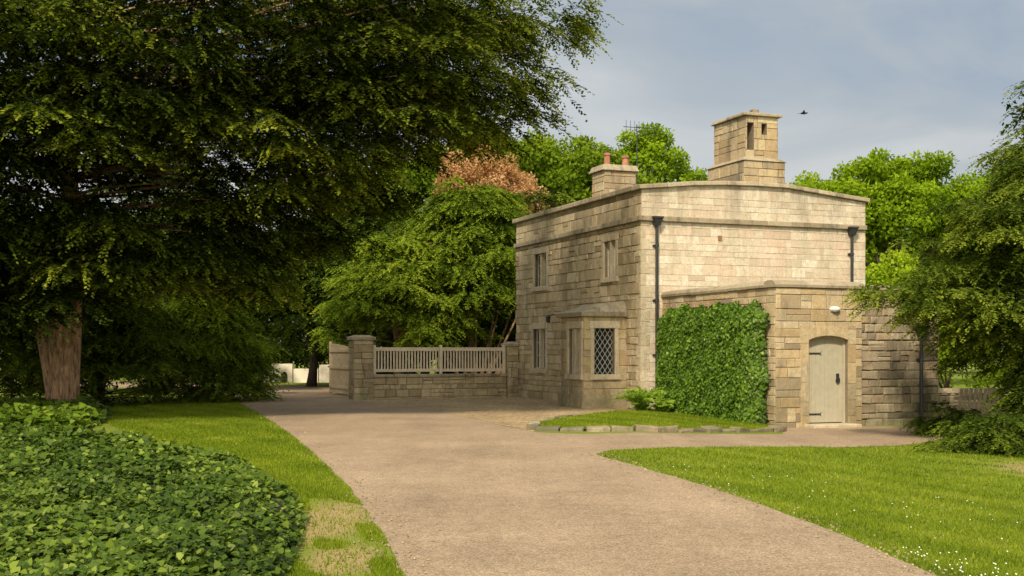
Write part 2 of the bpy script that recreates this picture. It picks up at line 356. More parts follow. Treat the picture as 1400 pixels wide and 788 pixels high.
isl=[G(729,588),G(733,583),G(760,577),G(800,571),L(.1,.02,0)[:2],L(.64,-.0,0)[:2],L(.64,-5.6,0)[:2],G(1064,591),G(1000,591),G(900,591),G(800,590)]
sheet("island_lawn",isl,.05,M['ground'])
mb=MB(); kp=[G(1068,590),G(1000,591),G(900,591),G(800,590),G(732,589),G(733,582),G(760,576),G(800,570)]
for i in range(len(kp)-1):
    a=np.array(kp[i]);b=np.array(kp[i+1]);d=np.linalg.norm(b-a);k=max(1,int(round(d/.45)))
    for j in range(k):
        p=a+(b-a)*(j+.03)/k; q=a+(b-a)*(j+.97)/k; n=np.array([-(b-a)[1],(b-a)[0]])/d; w=random.uniform(.1,.18); h=random.uniform(.06,.13)
        o4=[p-n*w*.5,q-n*w*.5,q+n*w,p+n*w]
        mb.hexa([(x[0],x[1],gz(x[0])-.03) for x in o4]+[(x[0]+random.uniform(-.03,.03),x[1],gz(x[0])+h+random.uniform(-.03,.03)) for x in o4])
o=mb.build("kerb",M['rubble'],bevel=.02); o["kind"]="structure"

def inpoly(P,poly):
    x,y=P[:,0],P[:,1]; ins=np.zeros(len(P),bool); n=len(poly); j=n-1
    for i in range(n):
        xi,yi=poly[i]; xj,yj=poly[j]
        if abs(yj-yi)>1e-12:
            c=((yi>y)!=(yj>y))&(x<(xj-xi)*(y-yi)/(yj-yi)+xi); ins^=c
        j=i
    return ins
def scatter(poly,n,near=True):
    P=np.array(poly); lo=P.min(0); hi=P.max(0); out=[]; c=0
    while c<n:
        y=rng.random(n)
        if near: y=1/(1/lo[1]+(1/hi[1]-1/lo[1])*y)
        else: y=lo[1]+(hi[1]-lo[1])*y
        Q=np.stack([rng.uniform(lo[0],hi[0],n),y],1); Q=Q[inpoly(Q,poly)]; out.append(Q); c+=len(Q)
        if len(Q)<n*.01: break
    return np.concatenate(out)[:n]
def grass(name,poly,n,h=.035,w=.011,zoff=0,skip=True,near=True):
    Q=scatter(poly,n,near); 
    if skip:
        for (x,y,rx,ry) in patch:
            d=np.hypot((Q[:,0]-x)/rx,(Q[:,1]-y)/ry); Q=Q[(d>.95+.3*np.sin(Q[:,0]*9+Q[:,1]*5))|(rng.random(len(Q))<.12)]
    if zoff==0:
        Q=Q[~inpoly(Q+rng.normal(0,.035,Q.shape),road_pts)]
    n=len(Q); z=gza(Q[:,0])+zoff; b=np.column_stack([Q,z]); an=rng.uniform(0,6.28,n); s=np.column_stack([np.cos(an),np.sin(an),np.zeros(n)])
    sc=np.clip(Q[:,1]/11,1,2.2); ww=(w*sc*rng.uniform(.6,1.3,n))[:,None]; hh=(h*rng.uniform(.5,1.4,n))
    tip=b+np.column_stack([rng.normal(0,.014,n),rng.normal(0,.014,n),hh])
    V=np.stack([b-s*ww*.5,b+s*ww*.5,tip],1).reshape(-1,3)
    cl=np.sin(Q[:,0]*2.1+np.sin(Q[:,1]*1.3)*2)*np.cos(Q[:,1]*1.1+Q[:,0])*.16+.1*np.sin(Q[:,0]*5+Q[:,1]*3)
    o=npobj(name,V,3,.45+cl+rng.normal(0,.18,n),M['blade']); o["kind"]="stuff"; o["label"]="short mown green lawn grass beside the driveway"; return o
rl=[G(1330,800)]+right_edge[::-1][1:]+[G(835,616),G(900,612),G(1100,610),G(1230,609),G(1300,602),(13,24),(13,9)]
grass("lawn_grass",rl,190000)
ll_=[G(560,800)]+left_edge[1:-1]+[G(160,552),G(140,575),G(200,610),G(330,640),G(380,680),G(360,800)]
grass("verge_grass",ll_,90000)
grass("island_grass",[p for p in isl],30000,.045,.012,.05,False)
Q=scatter([G(1230,752),G(1260,748),G(1400,780),G(1400,800),G(1300,795)],70)
Q2=scatter([G(850,628),G(1240,740),G(1400,770),G(1400,700),G(1000,640)],60); Q=np.concatenate([Q[:45],Q2[:45]]); Q=Q[~inpoly(Q,road_pts)]
mb=MB()
for q in Q:
    r=.004+.004*random.random(); z=gz(q[0])+.033; mb.poly([(q[0]+r*math.cos(a*math.pi/3),q[1]+r*math.sin(a*math.pi/3),z+.004*math.sin(a)) for a in range(6)])
o=mb.build("daisies",M['white']); o["kind"]="stuff"
mb=MB()
for k in range(1100):
    e=random.choice([left_edge,right_edge]); i=random.randrange(len(e)-1); t=random.random(); p=np.array(e[i])*(1-t)+np.array(e[i+1])*t+rng.normal(0,.16,2)
    r=random.uniform(.006,.018); z=gz(p[0])+.008; a=random.random()*6
    mb.hexa([(p[0]+r*math.cos(a+q*1.57),p[1]+r*math.sin(a+q*1.57),z) for q in range(4)]+[(p[0]+.6*r*math.cos(a+q*1.57),p[1]+.6*r*math.sin(a+q*1.57),z+r*.8) for q in range(4)])
o=mb.build("loose_gravel",M['annex']); o["kind"]="stuff"

# ---------------- stone walls ----------------
def wallface(mb,back,P0,ud,nd,u0,u1,z0,z1,holes=(),ch=.27,bl=.5,prot=.014,gap=.006,cham=.012,topf=None,reveal=.22,rough=0):
    P0=np.array(P0);ud=np.array(ud);nd=np.array(nd)
    def W(u,z,d):
        p=P0+ud*u+nd*d; return (p[0],p[1],z)
    T=(lambda u,z: min(z,topf(u))) if topf else (lambda u,z:z)
    us=sorted(set([u0,u1]+[h[0] for h in holes]+[h[1] for h in holes]+(list(np.arange(u0+.5,u1,.5)) if topf else [])))
    zs=sorted(set([z0,z1]+[h[2] for h in holes]+[h[3] for h in holes]))
    for a,b in zip(us[:-1],us[1:]):
        for c,d in zip(zs[:-1],zs[1:]):
            cu,cz=(a+b)/2,(c+d)/2
            if any(h[0]<cu<h[1] and h[2]<cz<h[3] for h in holes): continue
            back.poly([W(a,T(a,c),-.004),W(b,T(b,c),-.004),W(b,T(b,d),-.004),W(a,T(a,d),-.004)],.5)
    for h in holes:
        a,b,c,d=h[:4]
        for q in (((a,c),(a,d)),((b,c),(b,d)),((a,c),(b,c)),((a,d),(b,d))):
            back.poly([W(*q[0],-.004),W(*q[1],-.004),W(*q[1],-reveal-.05),W(*q[0],-reveal-.05)],.5)
    z=z0; rects=[]
    while z<z1-.02:
        hgt=ch*random.choice([.65,.8,.95,1.1,1.3])
        if z1-z-hgt<ch*.45: hgt=z1-z
        u=u0; first=True
        while u<u1-.01:
            l=bl*random.uniform(.45,1.6)*( .6 if first and random.random()<.5 else 1); first=False
            if u1-u-l<bl*.35: l=u1-u
            if hgt>ch*1.05 and random.random()<.22 and l>.2:
                m=z+hgt*random.uniform(.4,.6); rects.append((u,u+l,z,m)); rects.append((u,u+l,m,z+hgt))
            else: rects.append((u,u+l,z,z+hgt))
            u+=l
        z+=hgt
    for h in holes:
        out=[]
        for (a,b,c,d) in rects:
            if b<=h[0] or a>=h[1] or d<=h[2] or c>=h[3]: out.append((a,b,c,d)); continue
            if a<h[0]: out.append((a,h[0],c,d))
            if b>h[1]: out.append((h[1],b,c,d))
            m0,m1=max(a,h[0]),min(b,h[1])
            if c<h[2]: out.append((m0,m1,c,h[2]))
            if d>h[3]: out.append((m0,m1,h[3],d))
        rects=out
    for (a,b,c,d) in rects:
        if b-a<.05 or d-c<.05: continue
        if topf and c>=topf((a+b)/2)-.04: continue
        g=gap; t=random.random(); p=prot*random.uniform(.3,1.7); cc=cham
        j=lambda: random.uniform(-.004,.004)*(1+rough)
        o=[(a+g,c+g),(b-g,c+g),(b-g,T(b,d)-g),(a+g,T(a,d)-g)]
        inn=[(a+g+cc,c+g+cc),(b-g-cc,c+g+cc),(b-g-cc,T(b,d)-g-cc),(a+g+cc,T(a,d)-g-cc)]
        O=[W(x,y,0) for x,y in o]; I=[W(x+j(),y+j(),p+j()*.8) for x,y in inn]
        mb.poly(I,t)
        for k in range(4): mb.poly([O[k],O[(k+1)%4],I[(k+1)%4],I[k]],t)

GB=-.25
house=top("stone_lodge","two-storey cream sandstone gatehouse lodge with tall chimney and parapet","house",(C[0],C[1],0))
W_=7.38; D_=9.5; ZS=5.22
def topg(u): return float(np.interp(u,[0,2.0,4.4,W_],[6.02,6.24,6.29,5.98]))
def fw(xl,xr,yt,yb):
    v1,_=on_u(xl,yt,0); v0,_=on_u(xr,yt,0); vm=(v0+v1)/2; Y=(C+vm*d1)[1]
    return (v0,v1,H-(yb-HY)/F*Y,H-(yt-HY)/F*Y)
wins=[fw(827,843,330,379),fw(732,748,347,392),fw(730,747,450,504)]
bay=(.9,2.45,-1.33,2.55)
mg=MB(); bk=MB(); bkg=MB()
wallface(mg,bkg,L(0,0,0)[:2],d2,-d1,0,W_,GB,ZS-.06,(),.235,.42,prot=.006,cham=.006,gap=.004)
wallface(mg,bkg,L(0,0,0)[:2],d2,-d1,0,W_,ZS+.08,6.4,(),.235,.45,prot=.007,cham=.006,gap=.004,topf=topg)
mg.build("gable_wall",M['gable'],house); bkg.build("masonry_core",M['mortarl'],house)
mf=MB()
wallface(mf,bk,L(0,0,0)[:2],d1,-d2,0,D_,GB,ZS-.06,[w for w in wins],.25,.40,prot=.022,cham=.015,gap=.006,rough=2)
wallface(mf,bk,L(0,0,0)[:2],d1,-d2,0,D_,ZS+.08,6.02,(),.25,.45,prot=.012,cham=.014)
mf.build("front_wall",M['facade'],house)
mr=MB()
wallface(mr,bk,L(W_,0,0)[:2],d1,d2,0,D_,GB,5.98,(),.29,.6)
wallface(mr,bk,L(0,D_,0)[:2],d2,d1,0,W_,GB,6.0,(),.29,.6)
mr.build("back_wall",M['facade'],house)
bk.build("masonry_core",M['mortar'],house)
mb=MB()
u=0.0
while u<W_:
    b=min(W_,u+random.uniform(.7,1.1)); 
    if W_-b<.3: b=W_
    mb.box(u+.003,b-.003,-.10,.0,ZS-.06,ZS+.08); u=b
v=0.0
while v<D_:
    b=min(D_,v+random.uniform(.7,1.1))
    if D_-b<.3: b=D_
    mb.box(-.11,-.0,(v if v>0 else -.10)+.003,b-.003,ZS-.06,ZS+.08); v=b
mb.build("string_course",M['coping'],house,bevel=.015)
mb=MB(); z=GB
i=0
while z<ZS-.1:
    h=min(.33,ZS-.066-z); a,b=(.28,.55) if i%2 else (.5,.3)
    mb.box(-.028,a*.5,-.016,b*.5,z+.004,z+h-.004); z+=h; i+=1
mb.build("quoin",M['trim'],house,bevel=.012)
mb=MB(); u=-.1
while u<W_+.1:
    b=u+random.uniform(.8,1.1)
    if W_+.1-b<.4: b=W_+.1
    z0,z1=topg(u),topg(b)
    mb.hexa([L(u+.003,-.12,z0),L(b-.003,-.12,z1),L(b-.003,.35,z1),L(u+.003,.35,z0),L(u+.003,-.1,z0+.12),L(b-.003,-.1,z1+.12),L(b-.003,.3,z1+.16),L(u+.003,.3,z0+.16)]); u=b
v=.352
while v<D_+.1:
    b=v+random.uniform(.8,1.1)
    if D_+.1-b<.4: b=D_+.1
    mb.box(-.12,.35,v+.003,b-.003,6.02,6.16); mb.box(W_-.35,W_+.12,v+.003,b-.003,5.98,6.10); v=b
mb.box(.352,W_-.352,D_-.3,D_+.1,6.0,6.14)
mb.build("coping",M['coping'],house,bevel=.02)
mb=MB()
for a,b in ((0.3,W_/2),(W_/2,W_-.3)):
    za,zb=(5.7,6.1) if a<1 else (6.1,5.7)
    mb.poly([L(a,.3,za),L(b,.3,zb),L(b,D_-.3,zb),L(a,D_-.3,za)])
mb.build("roof",M['roof'],house)
def stonewin(par,pos,ax,out,w,z0,z1,lattice=False,lights=2,sw=.14):
    pos=np.array(pos);ax=np.array(ax);out=np.array(out)
    def fr(a,b,z): 
        p=pos+ax*a+out*b; return (p[0],p[1],z)
    e=bpy.data.objects.new("window",None); link(e); e.parent=par
    f=MB()
    f.box(-sw,.0,-.12,.045,z0-.0,z1,fr=fr); f.box(w,w+sw,-.12,.045,z0,z1,fr=fr)
    f.box(-sw-.03,w+sw+.03,-.12,.05,z1+.002,z1+.2,fr=fr); f.box(-sw-.03,w+sw+.03,-.12,.085,z0-.15,z0-.002,fr=fr)
    for k in range(1,lights): f.box(w*k/lights-.05,w*k/lights+.05,-.14,.02,z0+.002,z1-.002,fr=fr)
    f.build("surround",M['trim'],e,bevel=.012)
    g=MB(); g.poly([fr(0,-.13,z0),fr(w,-.13,z0),fr(w,-.13,z1),fr(0,-.13,z1)],.5); g.build("pane",M['glass'],e)
    s=MB()
    for k in range(lights):
        a=w*k/lights+(.05 if k else 0)+.003; b=w*(k+1)/lights-(.05 if k<lights-1 else 0)-.003
        if lattice:
            n=4; st=(b-a)/n
            for sgn in (1,-1):
                for q in range(-14,16):
                    m=1.45*sgn; c=z0+q*st*1.45
                    x0,x1=a,b; za,zb=c,c+m*(b-a); lo,hi=z0,z1
                    dz=zb-za; t0=(lo-za)/dz; t1=(hi-za)/dz
                    if t0>t1: t0,t1=t1,t0
                    t0=max(0,t0);t1=min(1,t1)
                    if t1-t0<.03: continue
                    A=np.array(fr(x0+(x1-x0)*t0,-.118+.004*sgn,za+dz*t0)); B=np.array(fr(x0+(x1-x0)*t1,-.118+.004*sgn,za+dz*t1))
                    s.tube([A,B],[.007,.007],4)
        else:
            for xx in (a+.01,b-.01): s.box(xx-.014,xx+.014,-.128,-.09,z0+.002,z1-.002,fr=fr)
            for zz in (z0+.018,(z0*1+z1*2)/3,(z0*2+z1)/3,z1-.018): s.box(a,b,-.127,-.1,zz-.011,zz+.011,fr=fr)
    s.build("frame",M['lead'] ,e)
for w in wins:
    stonewin(house,L(0,w[0],0)[:2],d1,-d2,w[1]-w[0],w[2],w[3])
bayE=bpy.data.objects.new("bay_window",None); link(bayE); bayE.parent=house
bw=MB(); bb=MB(); v0,v1,bu,bz=bay
a0,_z=on_v(812,0,v0); a1,_z=on_v(840,0,v0)
zt=H-(449-HY)/F*33.5; zb=H-(512-HY)/F*33.5
h1=(a0-bu,a1-bu,zb,zt)
wallface(bw,bb,L(bu,v0,0)[:2],d2,-d1,0,-bu,GB,bz,[h1],.33,.45)
b1,_=on_u(778,0,bu); b0,_=on_u(795,0,bu)
h2=(b0-v0+.02,b1-v0-.02,zb,zt)
wallface(bw,bb,L(bu,v0,0)[:2],d1,-d2,0,v1-v0,GB,bz,[h2],.33,.5)
wallface(bw,bb,L(bu,v1,0)[:2],d2,d1,0,-bu,GB,bz,(),.33,.45)
bw.box(bu-.07,0,v0-.07,v1+.07,GB,.38)
bw.build("wall",M['annex'],bayE); bb.build("masonry_core",M['mortar'],bayE)
stonewin(bayE,L(a0,v0,0)[:2],d2,-d1,a1-a0,zb,zt,True,1,.12)
stonewin(bayE,L(bu,v0+h2[0],0)[:2],d1,-d2,h2[1]-h2[0],zb,zt,False,2,.12)
mb=MB()
mb.box(bu-.12,0,v0-.12,v1+.12,bz,bz+.13)
mb.hexa([L(bu-.06,v0-.06,bz+.132),L(0,v0-.06,bz+.132),L(0,v1+.06,bz+.132),L(bu-.06,v1+.06,bz+.132),L(bu+.55,v0+.25,bz+.36),L(0,v0+.12,bz+.46),L(0,v1-.12,bz+.46),L(bu+.55,v1-.25,bz+.36)])
mb.build("roof",M['coping'],bayE,bevel=.02)
mb=MB(); v_,z_=on_u(766,433,0); p=np.array(L(-.02,v_+.1,z_)); q=p+np.append(-d2*.35,0)
mb.tube([p,p*.5+q*.5+(0,0,.08),q],[.015]*3,6); mb.tube([q+(0,0,-.2),q+(0,0,-.02),q+(0,0,.05)],[.05,.08,.02],8)
mb.build("lantern",M['iron'],house)
def chimney(cu,cv,wu,wv,z0,z1,big):
    e=bpy.data.objects.new("chimney",None); link(e); e.parent=house
    s=MB();b=MB()
    u0,u1,v0,v1=cu-wu/2,cu+wu/2,cv-wv/2,cv+wv/2
    body0=z0+.5 if big else z0
    holes=[(wu*.06,wu*.26,z0+.85,z1-.2),(wu*.5,wu*.66,z0+1.3,z1-.2)] if big else []
    wallface(s,b,L(u0,v0,0)[:2],d2,-d1,0,wu,body0,z1,holes,.3,.5,reveal=.3)
    wallface(s,b,L(u0,v0,0)[:2],d1,-d2,0,wv,body0,z1,(),.3,.5)
    wallface(s,b,L(u1,v0,0)[:2],d1,d2,0,wv,body0,z1,(),.3,.5)
    wallface(s,b,L(u0,v1,0)[:2],d2,d1,0,wu,body0,z1,(),.3,.5)
    if big:
        b.box(u0+.05,u1-.05,v0+.32,v1-.05,body0,z1-.05)
        g=.14
        wallface(s,b,L(u0-g,v0-g,0)[:2],d2,-d1,0,wu+2*g,z0-.8,body0,(),.28,.55)
        wallface(s,b,L(u0-g,v0-g,0)[:2],d1,-d2,0,wv+2*g,z0-.8,body0,(),.28,.55)
        wallface(s,b,L(u1+g,v0-g,0)[:2],d1,d2,0,wv+2*g,z0-.8,body0,(),.28,.55)
    s.build("stack",M['annex'],e); b.build("masonry_core",M['mortard'],e)
    c=MB(); g=.1
    if big:
        c.hexa([L(u0-.2,v0-.2,body0),L(u1+.2,v0-.2,body0),L(u1+.2,v1+.2,body0),L(u0-.2,v1+.2,body0),L(u0+.0,v0-.0,body0+.14),L(u1,v0,body0+.14),L(u1,v1,body0+.14),L(u0,v1,body0+.14)])
        c.build("plinth",M['coping'],e,bevel=.02); c=MB()
        c.hexa([L(u0-g,v0-g,z1),L(u1+g,v0-g,z1),L(u1+g,v1+g,z1),L(u0-g,v1+g,z1),L(u0-g,v0-g,z1+.09),L(u1+g,v0-g,z1+.09),L(u1+g-.1,v1+g-.1,z1+.13),L(u0-g+.1,v1+g-.1,z1+.13)])
    else:
        c.hexa([L(u0-g,v0-g,z1),L(u1+g,v0-g,z1),L(u1+g,v1+g,z1),L(u0-g,v1+g,z1),L(u0-.03,v0-.03,z1+.2),L(u1+.03,v0-.03,z1+.2),L(u1+.03,v1+.03,z1+.2),L(u0-.03,v1+.03,z1+.2)])
    c.build("cap",M['coping'],e,bevel=.02)
    return e
ch=chimney(4.25,1.55,1.1,1.75,6.6,8.42,True)
mb=MB(); p=np.array(L(4.4,1.3,8.53)); mb.tube([p,p+(0,0,.1),p+(0,0,.2),p+(0,0,.24)],[.12,.13,.14,.05],10); mb.build("chimney_pot",M['coping'],ch)
ch2=chimney(2.35,6.6,1.15,.9,5.6,7.5,False)
for i,(cu,h,r) in enumerate(((2.05,.42,.11),(2.72,.36,.12))):
    mb=MB(); p=np.array(L(cu,6.5,7.7)); mb.tube([p,p+(0,0,.05),p+(0,0,h*.8),p+(0,0,h*.82),p+(0,0,h)],[r*1.15,r,r*.85,r*1.1,r*1.1],14); mb.build("chimney_pot",M['terra'],ch2)
mb=MB(); p=np.array(L(3.3,6.8,6.0)); hx=np.append(d2,0)
mb.tube([p,p+(0,0,3.2)],[.018,.018],5); t=p+(0,0,3.1); mb.tube([t-hx*.5,t+hx*.8],[.012,.012],4)
for k in range(8): q=t+hx*(-.4+k*.16); mb.tube([q-(0,0,.22),q+(0,0,.22)],[.007,.007],4)
mb.build("television_aerial",M['iron'],house)
def downpipe(u,v,ztop,zbot,par):
    e=bpy.data.objects.new("drainpipe",None); link(e); e.parent=par
    mb=MB(); p=lambda z,o=.1: L(u,v-o,z)
    mb.tube([p(ztop),p(zbot)],[.045,.045],10)
    z=ztop-.6
    while z>zbot+.2: mb.tube([p(z),p(z+.07)],[.06,.06],10); mb.box(u-.09,u+.09,v-.06,v-.015,z+.01,z+.06); z-=1.5
    mb.build("pipe",M['iron'],e)
    h=MB(); h.hexa([L(u-.07,v-.18,ztop-.02),L(u+.07,v-.18,ztop-.02),L(u+.07,v-.02,ztop-.02),L(u-.07,v-.02,ztop-.02),L(u-.13,v-.22,ztop+.18),L(u+.13,v-.22,ztop+.18),L(u+.13,v-.02,ztop+.18),L(u-.13,v-.02,ztop+.18)])
    h.box(u-.15,u+.15,v-.24,v-.02,ztop+.182,ztop+.23); h.build("hopper",M['iron'],e)
downpipe(.42,0,5.05,-.1,house)
up,_=on_v(1162,300,0); downpipe(up,0,5.0,2.8,house)
mb=MB(); uu,zz=on_v(984,326,0); mb.box(uu-.06,uu+.06,-.03,-.005,zz-.07,zz+.07); mb.build("air_brick",M['brick'],house)

# ---------------- annex ----------------
AU=.65; AV=-5.54; AX1=2.42; AEND=4.75; ZB=-.45; ZA=3.08
annex=top("stone_outbuilding","low flat-topped ochre sandstone outbuilding with arched khaki door","outbuilding",L(AU,AV,-.2))
s=MB();b=MB()
du0,_=on_v(1105,500,AV); du1,_=on_v(1159,500,AV); dz1=H+22/F*28.6; dz0=-.12
dh=(du0-AU,du1-AU,ZB,dz1+.1)
wallface(s,b,L(AU,AV,0)[:2],d2,-d1,0,AX1,ZB,ZA,[dh],.26,.46,prot=.014,cham=.012,gap=.005)
wallface(s,b,L(AU,AV,0)[:2],d1,-d2,0,-AV,ZB,ZA,(),.26,.46,prot=.014,cham=.012,gap=.005)
s.build("wall",M['annex'],annex)
s=MB()
wallface(s,b,L(AU+AX1,AV+.08,0)[:2],d2,-d1,0,AEND-AX1,ZB,ZA-.05,(),.23,.36,prot=.028,cham=.020,gap=.006,rough=3)
wallface(s,b,L(AU+AEND,AV+.08,0)[:2],d1,d2,0,-AV-.08,ZB,ZA-.05,(),.25,.4,prot=.03,cham=.025)
s.build("side_wall",M['rubble'],annex,label="darker rough rubble stone wall")
b.box(AU+AX1-.4,AU+AX1-.006,AV+.006,AV+.3,ZB,ZA-.01,.3)
b.poly([L(AU+.1,AV+.1,ZA-.1),L(AU+AEND-.1,AV+.2,ZA-.1),L(AU+AEND-.1,-.02,ZA-.1),L(AU+.1,-.02,ZA-.1)])
b.build("masonry_core",M['mortard'],annex)
mb=MB()
def roundcope(p0,p1,ax_out,z,w=.42,h=.17):
    p0=np.array(p0);p1=np.array(p1);d=np.linalg.norm(p1-p0);t=0.0;dd=(p1-p0)/d
    while t<d-.01:
        e=min(d,t+random.uniform(.6,1.0)); 
        if d-e<.3: e=d
        A=p0+dd*(t+.004);B=p0+dd*(e-.004); tone=random.random(); i0=len(mb.v); pr=[(-.06,0),(-.07,h*.35),(-.02,h*.72),(w*.25,h*.98),(w*.6,h),(w*.9,h*.8),(w,h*.3),(w,0)]
        j=random.uniform(-.012,.012)
        for Q in (A,B):
            for (x,zz) in pr: q=Q-ax_out*x; mb.v.append((q[0],q[1],z+zz+j))
        n=len(pr)
        for k in range(n): mb.f.append((i0+k,i0+(k+1)%n,i0+n+(k+1)%n,i0+n+k)); mb.t.append(tone)
        mb.f.append(tuple(range(i0,i0+n))[::-1]); mb.f.append(tuple(range(i0+n,i0+2*n))); mb.t+=[tone,tone]
        t=e
roundcope(L(AU-.06,AV,0)[:2],L(AU+AX1,AV,0)[:2],-d1,ZA)
roundcope(L(AU,AV+.36,0)[:2],L(AU,0,0)[:2],-d2,ZA)
roundcope(L(AU+AX1,AV+.08,0)[:2],L(AU+AEND+.05,AV+.08,0)[:2],-d1,ZA-.05)
mb.build("coping",M['coping'],annex)
door=bpy.data.objects.new("door",None); link(door); door.parent=annex
def arch(u):
    t=(u-(du0+du1)/2)/((du1-du0)/2); return dz1-.02-.10*t*t
mb=MB(); np_=8; w=(du1-du0-.12)/np_
for k in range(np_):
    a=du0+.06+k*w+.002; bb_=a+w-.004
    mb.hexa([L(a,AV+.14,dz0+.02),L(bb_,AV+.14,dz0+.02),L(bb_,AV+.19,dz0+.02),L(a,AV+.19,dz0+.02),L(a,AV+.14,arch(a)-.06),L(bb_,AV+.14,arch(bb_)-.06),L(bb_,AV+.19,arch(bb_)-.06),L(a,AV+.19,arch(a)-.06)],.5)
mb.build("leaf",M['door'],door,bevel=.004)
mb=MB(); mb.poly([L(du0,AV+.2,ZB),L(du1,AV+.2,ZB),L(du1,AV+.2,dz1+.1),L(du0,AV+.2,dz1+.1)]); mb.build("backing",M['doorgap'],door)
mb=MB(); mb.box(du0+.0,du0+.058,AV+.1,AV+.19,dz0,arch(du0)); mb.box(du1-.058,du1,AV+.1,AV+.19,dz0,arch(du1))
for k in range(10):
    a=du0+.06+(du1-du0-.12)*k/10; c=du0+.06+(du1-du0-.12)*(k+1)/10
    mb.hexa([L(a,AV+.1,arch(a)-.06),L(c,AV+.1,arch(c)-.06),L(c,AV+.19,arch(c)-.06),L(a,AV+.19,arch(a)-.06),L(a,AV+.1,arch(a)),L(c,AV+.1,arch(c)),L(c,AV+.19,arch(c)),L(a,AV+.19,arch(a))],.5)
mb.build("frame",M['door'],door)
mb=MB()
for k in range(10):
    a=du0+(du1-du0)*k/10; c=du0+(du1-du0)*(k+1)/10
    mb.hexa([L(a,AV-.03,arch(a)+.002),L(c,AV-.03,arch(c)+.002),L(c,AV+.2,arch(c)+.002),L(a,AV+.2,arch(a)+.002),L(a,AV-.03,dz1+.22),L(c,AV-.03,dz1+.22),L(c,AV+.2,dz1+.22),L(a,AV+.2,dz1+.22)],.3)
for q in ((du0-.22,du0-.002),(du1+.002,du1+.22)):
    z=-.3
    while z<dz1+.2:
        h=min(.45*random.uniform(.7,1.2),dz1+.22-z); mb.box(q[0],q[1],AV-.03,AV+.2,z+.004,z+h-.004); z+=h
mb.build("surround",M['annex'],annex)
for zz in (dz0+.22,arch(du0)-.32):
    mb=MB(); mb.box(du0+.04,du0+.42,AV+.125,AV+.138,zz-.018,zz+.018); 
    pp=np.array(L(du0+.42,AV+.131,zz)); mb.tube([pp,pp+np.append(d2*.04,.05)],[.012,.006],5); mb.tube([pp,pp+np.append(d2*.04,-.05)],[.012,.006],5)
    mb.box(du0+.02,du0+.06,AV+.085,AV+.13,zz-.08,zz+.08)
    mb.build("hinge",M['iron'],door)
mb=MB(); cen=np.array(L(du1-.2,AV+.11,.9)); 
pts=[cen+np.append(d2*math.cos(a)*.055,math.sin(a)*.065) for a in np.linspace(0,2*math.pi,14)]
mb.tube(pts,[.011]*14,6); mb.box(du1-.235,du1-.165,AV+.105,AV+.139,.86,1.06)
mb.build("handle",M['iron'],door)
mb=MB(); mb.box(du0-.12,du1+.12,AV-.4,AV+.2,-.35,dz0-.004); mb.build("doorstep",M['trim'],annex,bevel=.02)
mb=MB(); uu,zz=on_v(1140,423,AV); c0=np.array(L(uu,AV-.0,zz)); out=np.append(-d1,0)
i0=len(mb.v)
for j,(rr,oo) in enumerate(((.14,0),(.14,.05),(.11,.09),(.05,.115))):
    for q in range(14): a=2*math.pi*q/14; mb.v.append(tuple(c0+out*(oo+.012)+np.append(d2*math.cos(a)*rr,math.sin(a)*rr*.5)))
for j in range(3):
    for q in range(14): mb.f.append((i0+j*14+q,i0+j*14+(q+1)%14,i0+(j+1)*14+(q+1)%14,i0+(j+1)*14+q)); mb.t.append(.5)
mb.f.append(tuple(i0+42+q for q in range(14))); mb.t.append(.5)
mb.build("wall_lamp",M['paintw'],annex)
up,_=on_v(1256,500,AV+.08); downpipe(up,AV+.08,1.95,-.2,annex)

def wall_ivy():
    e=top("climbing_ivy","dense green climbing ivy covering the outbuilding side wall","plant",L(AU-.1,AV+2,-.2))
    vL,_=on_u(897,500,AU-.2); vR,_=on_u(1043,500,AU-.2); vL=min(vL,-.12)
    n=42000; v=rng.uniform(vR-.08,vL,n); t=(v-vR)/(vL-vR); topz=2.72+.04*np.sin(v*3.1)+.04*np.sin(v*7.7+1)+.03*np.sin(v*15)-.3*np.clip((t-.88)/.12,0,1)**2-.22*np.clip((.05-t)/.05,0,1)
    z=-.2+(topz+.2)*rng.random(n)**.9
    vRe=vR+.06*np.sin(z*4.3)+.04*np.sin(z*9+2); keep=v>vRe; v,t,topz,z,vRe=v[keep],t[keep],topz[keep],z[keep],vRe[keep]; n=len(v)
    edge=np.minimum(np.minimum((v-vRe)/.3,(vL-v)/.3),(topz-z)/.3); edge=np.clip(edge,0,1)
    lump=np.sin(v*5+z*2.5+np.sin(z*3)*1.5)*np.cos(z*5.7-v*2.5)+.5*np.sin(v*11+z*7)
    bulge=.24*np.sqrt(edge)*(.9+.16*lump)+.12
    vv=v+rng.normal(0,.03,n); dep=bulge*(1.04-.42*rng.random(n)**1.5)
    base=C+np.outer(np.full(n,AU)-dep,d2)+np.outer(vv,d1); p=np.column_stack([base,z+rng.normal(0,.03,n)])
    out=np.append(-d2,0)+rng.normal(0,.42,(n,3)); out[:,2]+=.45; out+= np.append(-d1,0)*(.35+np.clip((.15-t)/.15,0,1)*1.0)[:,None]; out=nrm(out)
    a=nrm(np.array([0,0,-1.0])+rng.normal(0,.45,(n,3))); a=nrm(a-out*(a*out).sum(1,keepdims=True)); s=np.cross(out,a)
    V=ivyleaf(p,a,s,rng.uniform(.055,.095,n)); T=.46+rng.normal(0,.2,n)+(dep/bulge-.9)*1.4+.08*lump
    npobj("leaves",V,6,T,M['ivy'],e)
    mb=MB(); 
    for k in range(14):
        v0=random.uniform(vR+.2,vL-.2); pts=[L(AU-.04,v0,-.2)]; 
        for q in range(5): v0+=random.uniform(-.2,.2); pts.append(L(AU-.05,v0,.25+q*.45))
        mb.tube(pts,[.02,.018,.015,.012,.01,.006],5)
    mb.build("stem",M['barkd'],e)
wall_ivy()
